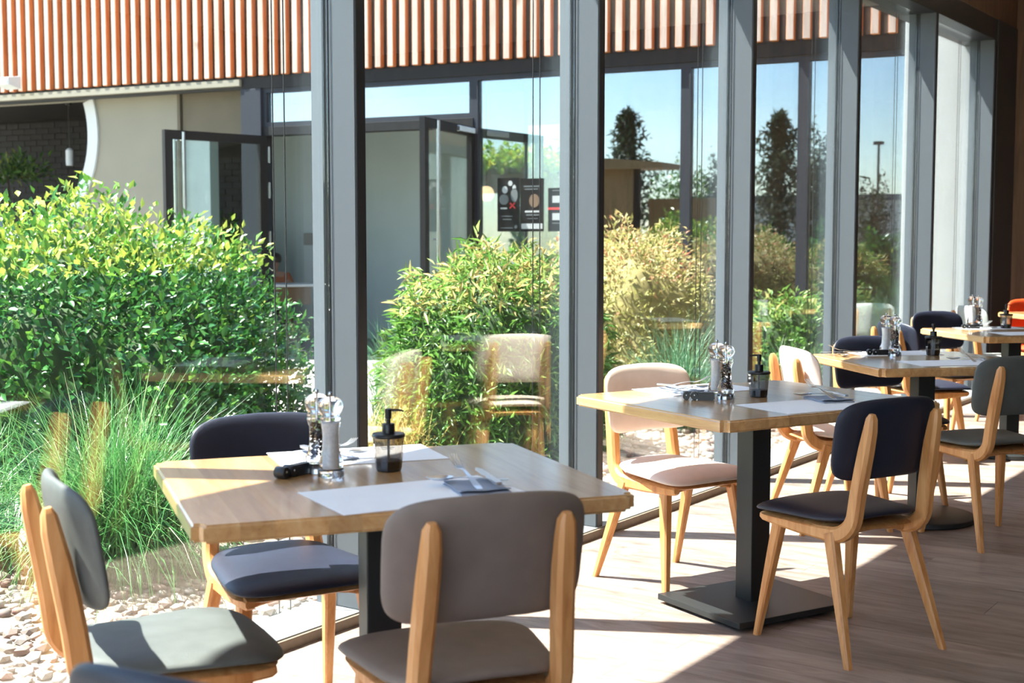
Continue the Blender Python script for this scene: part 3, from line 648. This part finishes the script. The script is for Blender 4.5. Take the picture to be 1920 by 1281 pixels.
# pergola with vines
x,y,k=mirr(905,9); pg=empty('vine_pergola',(x,y,-.06),R(20)); tag(pg,'brown timber pergola with green vines mirrored over the posters','pergola')
MB().box(-2.6,1.0,-.06,.06,2.2,2.45).build('beam',M['walnut'],pg); MB().box(-2.6,1.0,-1.56,-1.44,2.2,2.45).build('beam',M['walnut'],pg)
for q in range(10): MB().box(-2.5+q*.38,-2.42+q*.38,-1.7,.2,2.45,2.55).build('rafter',M['walnut'],pg)
for q in (-2.5,-.7,.9): MB().box(q-.06,q+.06,-.06,.06,0,2.2).build('post',M['walnut'],pg)
g=np.random.default_rng(51); n=3600; P=np.stack([g.uniform(-2.6,1.1,n),g.uniform(-1.6,.25,n),2.5+np.abs(g.normal(0,.2,n))],1)
V,F=leaves(P,g.normal(size=(n,3)),np.array([0,0,1.])+g.normal(size=(n,3))*.5,.14*g.uniform(.6,1.2,n),.7)
link('vines',rawmesh('vines',V,F,M['vine'],np.repeat(np.clip(g.normal(.5,.25,n),0,1),5)),pg)['kind']='stuff'
x,y,k=mirr(1642,26); lp=empty('light_mast',(x,y,-.06)); tag(lp,'thin light mast mirrored in the fifth window pane','mast')
H=1.31+(447-264)*k; MB().tube((0,0,0),(0,0,H),.035,8).build('pole',M['frame_dark'],lp); MB().box(-.14,.14,-.1,.1,H-.06,H+.03).build('lamp_head',M['frame_dark'],lp)
x,y,k=mirr(1660,30); sh=empty('low_building',(x,y,-.06)); tag(sh,'low pale grey building mirrored in the fifth window pane','building')
MB().box(-6,6,-4,0,0,1.31+(447-372)*k).build('wall',M['pale'],sh); MB().box(-6.1,6.1,-4.1,.1,1.31+(447-372)*k,1.5+(447-372)*k).build('roof',M['frame'],sh)

# ------------------------------------------------------------------ chairs
def squircle(th,a,b,p): 
    c,s=math.cos(th),math.sin(th); return a*math.copysign(abs(c)**(2/p),c), b*math.copysign(abs(s)**(2/p),s)
def cushion(fn, a,b,p,T0,T1,nseg=56,rings=9):
    """closed pad: fn(x,y,t) -> point, t in [-T0..T1] across the thickness"""
    V=[];F=[]
    rs=[math.sin(PI/2*i/rings) for i in range(rings+1)]
    def prof(r): return (1-r**5)**.5 if r<1 else 0
    for sgn,T in ((1,T1),(-1,T0)):
        base=len(V); V.append(fn(0,0,sgn*T))
        for r in rs[1:]:
            for k in range(nseg):
                x,y=squircle(2*PI*k/nseg,a,b,p); 
                V.append(fn(x*r,y*r,sgn*T*prof(r)))
        for k in range(nseg):
            k2=(k+1)%nseg; f=(base,base+1+k,base+1+k2); F.append(f if sgn>0 else f[::-1])
            for i in range(rings-1):
                a0=base+1+i*nseg; q=(a0+k,a0+nseg+k,a0+nseg+k2,a0+k2); F.append(q if sgn>0 else q[::-1])
    mb=MB(); mb.add(V,F); return mb
LEANT=math.tan(R(9))
def back_fn(l,zz,t):
    z=.682+zz; bow=.95*l*l*(1 if True else 0)
    return (-.178+bow-(z-.682)*LEANT+t, l*(1+.10*zz), z+.012*math.cos(l*7))
def seat_fn(x,y,t):
    u=.045+x; l=y*(1+.16*(x/.21))
    dome_=.010*(1-(y/.21)**2)-.016*max(0,(x-.08)/.13)**2+.012*max(0,(-x-.1)/.12)
    return (u,l,.432+dome_+t)
def weld(me,d=.0004):
    bm=bmesh.new(); bm.from_mesh(me); bmesh.ops.remove_doubles(bm,verts=bm.verts,dist=d); bmesh.ops.recalc_face_normals(bm,faces=bm.faces); bm.to_mesh(me); bm.free(); shade(me,True); return me
def board_fn(x,y,t): return (.045+x, y*(1+.16*(x/.21)), .406+t)
SEATB=weld(cushion(board_fn,.20,.188,5.0,.010,.012,40,4).mesh('seat_board',M['oak'])); shade(SEATB,40)
CM={}
def cmesh(mat):
    if mat not in CM:
        b=weld(cushion(back_fn,.212,.128,5.0,.019,.021).mesh('backrest',M[mat])); s=weld(cushion(seat_fn,.212,.202,4.6,.017,.021).mesh('seat',M[mat]))
        CM[mat]=(b,s)
    return CM[mat]
def side_frame(s):
    pts=[];ws=[];hs=[]
    def add(u,l,z,w,h): pts.append((u,s*l,z)); ws.append(w); hs.append(h)
    add(.225,.172,.398,.018,.026); add(.215,.172,.397,.030,.032); add(.15,.171,.394,.036,.034); add(.05,.168,.389,.040,.034); add(-.04,.162,.388,.044,.034)
    cx,cz,rr=-.085,.468,.08
    for k in range(0,9):
        a=-PI/2-k*(PI/2)*.98/8; add(cx+rr*math.cos(a)*1.1,.158-.001*k,cz+rr*math.sin(a),.051,.038)
    add(-.181,.147,.53,.05,.04); add(-.192,.143,.60,.05,.041); add(-.205,.14,.67,.047,.041); add(-.217,.138,.73,.04,.038); add(-.222,.138,.765,.031,.033); add(-.2245,.138,.780,.016,.018)
    return MB().sweep(pts,ws,hs,up=(0,1,0),cham=.45).mesh('side_frame',M['oak'])
def leg(fr,s):
    top=(.150 if fr else -.085, s*.163,.392); bot=(.207 if fr else -.212, s*.205,0)
    mb=MB(); pts=[tuple(top[i]+(bot[i]-top[i])*q for i in range(3)) for q in (0,.25,.6,1)]
    me=mb.sweep(pts,[.044,.040,.032,.023],[.036,.034,.03,.023],up=(0,1,0),cham=.35).mesh('leg',M['oak'])
    for v in me.vertices:
        if v.co.z<.012: v.co.z=0
    return me
WOODS=[('side_frame',side_frame(s)) for s in (1,-1)]+[('leg',leg(f,s)) for f in (1,0) for s in (1,-1)]
for me_ in [w[1] for w in WOODS]: shade(me_,35)
def crossbar(u,z,dip):
    ls=np.linspace(-.165,.165,9); return MB().sweep([(u,l,z+dip*(1-(l/.165)**2)) for l in ls],.03,[.045-.018*(1-(l/.165)**2) for l in ls],up=(0,0,1),cham=.35).mesh('cross_rail',M['oak'])
WOODS+= [('cross_rail',crossbar(.15,.388,.012)),('cross_rail',crossbar(-.085,.388,.012))]
for me_ in [w[1] for w in WOODS[-2:]]: shade(me_,35)
def chair(mat,x,y,deg,label,s=1.0):
    r=empty('dining_chair',(x,y,0),R(deg)); tag(r,label,'chair','upholstered oak dining chairs'); r.scale=(s,s,s)
    b,st=cmesh(mat); link('backrest',b,r); link('seat',st,r); link('seat_board',SEATB,r)
    for nm,me in WOODS: link(nm,me,r)
    return r
chair('navy',-2.50,2.585,334,'navy chair against the window at the nearest table')
chair('grey',-2.235,1.895,62,'grey chair at the left end of the nearest table')
chair('taupe',-1.612,2.185,146,'taupe chair with its back turned at the nearest table')
chair('navy',-1.15,1.185,97,'navy chair in the bottom left corner, only its back top showing')
chair('cream',-2.325,4.51,338,'cream chair against the window at the second table')
chair('navy',-1.490,4.137,154.5,'navy chair with its back turned at the second table')
chair('cream',-2.20,5.815,45,'cream chair at the near end of the third table, seen from behind')
chair('navy',-2.14,6.42,328,'navy chair against the window at the third table')
chair('grey',-1.505,5.93,142,'dark grey chair cut by the right edge of the picture')
chair('navy',-2.45,7.92,50,'navy chair at the near end of the fourth table, seen from behind')
chair('navy',-2.54,8.92,327,'navy chair against the window at the fourth table')
chair('pale',-2.58,10.02,45,'pale grey chair behind the mills of the fourth table')
chair('orange',-2.47,11.14,327,'bright orange chair at the far right by the end wall')

# ------------------------------------------------------------------ tables  (local x = short side towards the camera, y = long side)
def table(x,y,deg,sx,sy,label,base):
    t=empty('dining_table',(x,y,0),R(deg)); tag(t,label,'table','oak pedestal tables')
    top=link('tabletop',None,t); n=11; wS=sy/n; th=.038; zt=.75
    MB().box(-.2,.2,-.2,.2,zt-th-.012,zt-th).build('mounting_plate',M['black_metal'],t)
    wobble=[0]+[wS*k+random.uniform(-.012,.012) for k in range(1,n)]+[sy]
    for k in range(n):
        y0=-sy/2+wobble[k]; y1=-sy/2+wobble[k+1]
        me=MB().box(-sx/2,sx/2,y0,y1,zt-th,zt).mesh('stave',M['stave'])
        bm=bmesh.new(); bm.from_mesh(me)
        if k in (0,n-1):
            yo=y0 if k==0 else y1
            ve=[e for e in bm.edges if all(abs(v.co.y-yo)<1e-5 for v in e.verts) and abs(e.verts[0].co.x-e.verts[1].co.x)<1e-5]
            bmesh.ops.bevel(bm,geom=ve,offset=.022,segments=5,affect='EDGES')
            yi=y1 if k==0 else y0
        else: yi=None
        ed=[]
        for e in bm.edges:
            a,b=e.verts
            if abs(a.co.z-b.co.z)>1e-5: continue
            m=(a.co+b.co)/2
            if k in (0,n-1):
                if abs(m.y-yi)<1e-4: continue
                ed.append(e)
            else:
                if abs(abs(a.co.x)-sx/2)<1e-4 and abs(abs(b.co.x)-sx/2)<1e-4 and abs(a.co.x-b.co.x)<1e-4: ed.append(e)
        bmesh.ops.bevel(bm,geom=ed,offset=.006,segments=3,affect='EDGES'); bm.to_mesh(me); bm.free(); shade(me,30)
        s=link('stave',me,top)
    MB().box(-.042,.042,-.042,.042,.02,zt-th-.012).build('column',M['black_metal'],t,bevel=.004)
    if base=='square':
        MB().box(-.222,.222,-.25,.25,.012,.034).build('base_plate',M['black_metal'],t,bevel=.003); MB().box(-.17,.17,-.195,.195,0,.012).build('base_foot',M['black_plastic'],t)
    else:
        MB().lathe([(.235,0),(.25,.006),(.25,.026),(.244,.03),(.06,.034)],48).build('base_plate',M['black_metal'],t,smooth=40)
    return t
T1=(-2.005,2.392,-35.5); T2=(-1.915,4.335,-24.5); T3=(-1.885,6.16,-45); T4=(-2.02,8.335,-45); T5=(-2.1,10.5,-45)
table(*T1,.81,.96,'nearest oak table with white mats','square')
table(*T2,.83,.98,'second oak table, with a square black foot in full view','square')
table(*T3,.77,.80,'third oak table, standing on a round black foot','round')
table(*T4,.78,.80,'fourth oak table, at the right picture edge by the last windows','round')
table(*T5,.78,.80,'farthest oak table, mostly hidden beyond the right picture edge','round')

# ------------------------------------------------------------------ table settings
ZT=.75
WH=['nearest','second','third','fourth']
def mat_(x,y,deg,w,d,label):
    m=MB().box(-d/2,d/2,-w/2,w/2,0,.0012).build('placemat',M['paper']); m.location=(x,y,ZT+.0004); m.rotation_euler=(0,0,R(deg-90)); tag(m,label,'placemat','white paper placemats')
mat_(-1.800,2.272,63,.445,.275,'white placemat before the taupe chair')
mat_(-2.245,2.590,55,.42,.25,'white placemat on the window side of the nearest table')
mat_(-1.668,4.236,63,.42,.27,'white placemat before the navy chair at the second table')
mat_(-2.20,4.46,66,.42,.25,'white placemat before the cream window chair')
mat_(-1.72,6.06,45,.42,.25,'white placemat before the dark grey chair')
mat_(-2.10,6.40,45,.40,.24,'white placemat on the window side of the third table')
mat_(-1.88,8.22,45,.42,.25,'white placemat on the room side of the fourth table')
mat_(-2.20,8.55,45,.40,.22,'white placemat on the window side of the fourth table')

mill_prof=[(.029,0),(.031,.003),(.031,.018),(.0275,.022),(.0295,.03),(.0285,.038),(.0235,.052),(.0200,.072),(.0190,.095),(.0200,.112),(.0245,.126),(.0250,.131),(.0235,.134),(.0245,.138),(.024,.142)]
head_prof=[(.0225,.142),(.0215,.147),(.0235,.15),(.0275,.157),(.0300,.166),(.0295,.174),(.0250,.182),(.0165,.188),(.006,.190)]
mbody=MB().lathe(mill_prof,28).mesh('body',M['clear']); mhead=MB().lathe(head_prof,28).mesh('head',M['clear']); 
minb=MB().lathe([(.012,.02),(.0138,.026),(.0136,.052),(.0130,.09),(.0136,.118),(.0145,.128)],20).mesh('filling',M['salt'])
pc=MB(); 
rr=random.Random(3)
for q in range(300):
    a=rr.uniform(0,6.28); z=rr.uniform(.036,.126); rd=.0115*math.sqrt(rr.uniform(.3,1)); c_=(rd*math.cos(a),rd*math.sin(a),z); s_=.0026
    pc.add([(c_[0]+s_,c_[1],c_[2]),(c_[0]-s_,c_[1],c_[2]),(c_[0],c_[1]+s_,c_[2]),(c_[0],c_[1]-s_,c_[2]),(c_[0],c_[1],c_[2]+s_),(c_[0],c_[1],c_[2]-s_)],[(0,2,4),(2,1,4),(1,3,4),(3,0,4),(2,0,5),(1,2,5),(3,1,5),(0,3,5)])
minp=pc.mesh('peppercorns',M['pepper'])
mrod=MB().tube((0,0,.128),(0,0,.194),.0018,8).mesh('spindle',M['steel']); mkn=MB().lathe([(.0025,.190),(.0038,.1925),(.0048,.196),(.0036,.2),(.001,.2015)],14).mesh('knob',M['steel'])
mgr=MB().lathe([(.022,.0015),(.022,.012),(.014,.02)],18).mesh('grinder',M['steel'])
for me_ in (mbody,mhead,minb,mrod,mkn,mgr): shade(me_,40)
def mill(x,y,salt,label):
    m=empty('salt_mill' if salt else 'pepper_mill',(x,y,ZT)); tag(m,label,'mill','clear acrylic mills')
    for nm,me in (('body',mbody),('head',mhead),('spindle',mrod),('knob',mkn)): link(nm,me,m)
    if salt: link('salt_filling',minb,m)
    else:
        p=link('peppercorns',minp,m); p['kind']='stuff'; link('grinder',mgr,m)
# pump bottle, twelve sided
def ngon(prof,n=12,rot=PI/12): 
    return MB().lathe(prof,n)
dbody=ngon([(.029,.004),(.032,.008),(.0375,.075),(.0385,.082),(.037,.084)]).mesh('bottle',M['smoke']); dbot=ngon([(.028,0),(.0305,.003),(.0318,.024),(.029,.026)]).mesh('bottle_foot',M['black_plastic'])
dliq=ngon([(.024,.018),(.028,.022),(.0300,.05),(.029,.052)]).mesh('liquid',M['salt'])
dlid=MB().lathe([(.0395,.082),(.0405,.084),(.0405,.088),(.038,.091),(.02,.0925)],28).mesh('lid',M['black_plastic']); dcol=MB().lathe([(.0155,.092),(.0155,.113),(.0145,.115),(.006,.115)],24).mesh('collar',M['black_plastic'])
dpump=MB().lathe([(.0055,.113),(.0055,.126),(.0075,.127),(.0085,.146),(.0085,.150),(.006,.151)],16).mesh('pump',M['black_plastic'])
dsp=MB().sweep([(.004,0,.1475),(.02,0,.1475),(.032,0,.1465),(.037,0,.144)],[.007,.006,.005,.0045],[.007,.006,.005,.0045],up=(0,1,0),n=8).mesh('spout',M['black_plastic'])
dtube=MB().tube((0,0,.02),(0,0,.1),.003,8).mesh('dip_tube',M['pale'])
lab=MB(); 
dprint=MB().box(-.017,.017,-.0392,-.0385,.062,.0635).box(-.012,.012,-.0388,-.0381,.058,.0592).mesh('label_print',M['print'])
for me_ in (dlid,dcol,dpump,dsp): shade(me_,40)
def dispenser(x,y,deg,label):
    d=empty('pump_dispenser',(x,y,ZT),R(deg)); tag(d,label,'dispenser','black pump dispensers')
    for nm,me in (('bottle',dbody),('bottle_foot',dbot),('lid',dlid),('collar',dcol),('dip_tube',dtube)): link(nm,me,d)
    p=link('pump',dpump,d); link('spout',dsp,p)
    q=link('label_print',dprint,d); q.rotation_euler=(0,0,R(34-deg))
# black strap holder: block with two rolled lobes and studs
hb=MB().box(-.014,.014,-.005,.055,0,.027).mesh('block',M['black_plastic'])
def lobe(y): 
    prof=[(.0165,-.015),(.018,-.012),(.018,.012),(.0165,.015)]; m=MB().lathe(prof,18); m.v=[(v[2],v[0]*.72+y,v[1]*.82+.0148) for v in m.v]; return m
hl=lobe(-.014).mesh('roll',M['black_plastic']); hl2=lobe(-.042).mesh('roll',M['black_plastic'])
def stud(y): 
    m=MB().lathe([(.0028,0),(.0028,.001),(.001,.0016)],10); m.v=[(v[2]+.0148,v[0]+y,v[1]+.017) for v in m.v]; return m
hs1=stud(-.014).mesh('stud',M['steel']); hs2=stud(-.042).mesh('stud',M['steel'])
for me_ in (hl,hl2): shade(me_,40)
bm=bmesh.new(); bm.from_mesh(hb); bmesh.ops.bevel(bm,geom=list(bm.edges),offset=.003,segments=2,affect='EDGES'); bm.to_mesh(hb); bm.free()
def holder(x,y,deg,label):
    h=empty('strap_holder',(x,y,ZT),R(deg)); tag(h,label,'holder','small black strap holders'); link('block',hb,h); a=link('roll',hl,h); b=link('roll',hl2,h); link('stud',hs1,a); link('stud',hs2,b)
# cutlery
def ribbon(pts,ws,t=.0016):
    mb=MB(); V=[]
    for (x,z),w in zip(pts,ws): V+=[(x,-w/2,z),(x,w/2,z),(x,w/2,z+t),(x,-w/2,z+t)]
    F=[]
    for i in range(len(pts)-1):
        o=4*i
        for a,b in ((0,1),(1,2),(2,3),(3,0)): F.append((o+a,o+b,o+4+b,o+4+a))
    F+=[(3,2,1,0),tuple(len(V)-4+k for k in range(4))]; mb.add(V,F); return mb
fh=ribbon([(0,.001),(.02,.0015),(.07,.006),(.11,.008),(.125,.006),(.135,.004),(.15,.006)],[.014,.017,.010,.006,.007,.018,.022]).mesh('handle',M['cutlery'])
ft=ribbon([(.15,.006),(.17,.010),(.195,.020)],[.0034,.003,.0018],.0014).mesh('tine',M['cutlery'])
sh_=ribbon([(0,.001),(.02,.0015),(.07,.006),(.11,.008),(.13,.005)],[.014,.017,.010,.006,.008]).mesh('handle',M['cutlery'])
V=[];F=[];nr=5;ns=16
for i in range(nr+1):
    r_=i/nr
    for k in range(ns):
        a=2*PI*k/ns; V.append((.155+.032*r_*math.cos(a),.020*r_*math.sin(a)*(1-.12*math.cos(a)),.001+.008*r_*r_))
for i in range(nr):
    for k in range(ns): F.append((i*ns+k,i*ns+(k+1)%ns,(i+1)*ns+(k+1)%ns,(i+1)*ns+k))
V2=[(x,y,z+.0014) for x,y,z in V]; nv=len(V); F2=[tuple(reversed([q+nv for q in f])) for f in F]; F3=[(nr*ns+k,nr*ns+(k+1)%ns,nv+nr*ns+(k+1)%ns,nv+nr*ns+k) for k in range(ns)]
sbm=MB().add(V+V2,F+F2+F3).mesh('bowl',M['cutlery'],smooth=50)
kh=ribbon([(0,.001),(.01,.001),(.09,.002)],[.012,.017,.012],.006).mesh('handle',M['cutlery']); kb=ribbon([(.09,.004),(.12,.004),(.18,.004),(.205,.004)],[.012,.019,.018,.004],.0014).mesh('blade',M['cutlery'])
def setting(x,y,deg,who,napkin=True):
    dz=ZT+.002
    c,s=math.cos(R(deg)),math.sin(R(deg))
    def at(u,v): return (x+u*c-v*s,y+u*s+v*c)
    if napkin:
        mb=MB(); g=7
        for lay in range(2):
            vs=[];fs=[]
            for sz in (0,1):
                for i in range(g+1):
                    for j in range(g+1):
                        u=-.055+.15*i/g; v=-.06+.115*j/g; z=.002+lay*.0035+sz*.0028+.0012*math.sin(i*1.7+lay)+.001*math.sin(j*1.3)+(.004*(i==0 and lay==1))
                        vs.append((u+lay*.006,v-lay*.004*i/g,z))
            m=(g+1)**2
            for i in range(g):
                for j in range(g):
                    a=i*(g+1)+j; fs.append((a,a+1,a+g+2,a+g+1)); fs.append((m+a,m+a+g+1,m+a+g+2,m+a+1))
            ring=[i*(g+1) for i in range(g+1)]+[g*(g+1)+j for j in range(1,g+1)]+[i*(g+1)+g for i in range(g-1,-1,-1)]+[j for j in range(g-1,0,-1)]
            for q in range(len(ring)): a,b=ring[q],ring[(q+1)%len(ring)]; fs.append((a,b,m+b,m+a))
            mb.add(vs,fs)
        n=mb.build('napkin',M['napkin'],smooth=50); n.location=(*at(0,0),dz-.002+.0005); n.rotation_euler=(0,0,R(deg)); tag(n,'folded blue grey napkin under the cutlery '+who,'napkin','cutlery and napkins')
        zc=.0105
    else: zc=0
    for nm,parts,(u,v),da,lb in (('fork',[('handle',fh)]+[('tine',ft)]*4,(-.05,.012),2,'fork'),('spoon',[('handle',sh_),('bowl',sbm)],(.045,-.085),76,'spoon'),('knife',[('handle',kh),('blade',kb)],(-.05,-.032),-3,'knife')):
        f=empty(nm,(*at(u,v),dz+zc+{'fork':.001,'spoon':.0,'knife':.0085}[nm]),R(deg+da))
        if nm=='fork': f.rotation_euler=(0,R(-9),R(deg+da))
        tag(f,'steel %s %s'%(lb,who),'cutlery','cutlery and napkins'); q=0
        for pn,me in parts:
            o=link(pn,me,f)
            if pn=='tine': o.location=(0,-.009+.006*q,0); q+=1
setting(-1.705,2.375,143,'before the taupe chair')
setting(-2.31,2.53,-20,'by the window chair of the nearest table')
setting(-1.655,4.385,140,'before the navy chair of the second table')
setting(-2.245,4.36,-10,'before the cream window chair')
setting(-1.66,6.18,125,'before the dark grey chair',False)
setting(-2.222,6.19,-135,'by the window side of the third table',False)
setting(-2.28,8.52,-45,'by the window side of the fourth table',False)

# (x,y) from the photograph's table tops
mill(-2.100,2.330,True,'salt mill at the front of the nearest table'); mill(-2.165,2.355,False,'pepper mill hidden behind the salt mill of the nearest table')
mill(-2.055,4.318,True,'salt mill beside the pepper mill on the second table'); mill(-1.985,4.245,False,'pepper mill in front of the salt mill on the second table')
mill(-2.120,6.335,True,'salt mill on the third table'); mill(-2.052,6.262,False,'pepper mill on the third table')
mill(-2.36,8.715,True,'salt mill on the fourth table'); mill(-2.30,8.635,False,'pepper mill on the fourth table')
dispenser(-2.040,2.470,35,'black pump dispenser on the nearest table'); dispenser(-1.918,4.375,214,'black pump dispenser on the second table')
dispenser(-1.916,6.415,120,'black pump dispenser on the third table'); dispenser(-2.115,8.58,60,'black pump dispenser on the fourth table')
holder(-2.178,2.285,4,'black strap holder beside the mill on the nearest table'); holder(-2.055,4.175,-61,'black strap holder before the mills on the second table')
holder(-2.135,6.265,-55,'black strap holder before the mills on the third table'); holder(-2.29,8.43,-55,'black strap holder before the mills on the fourth table')
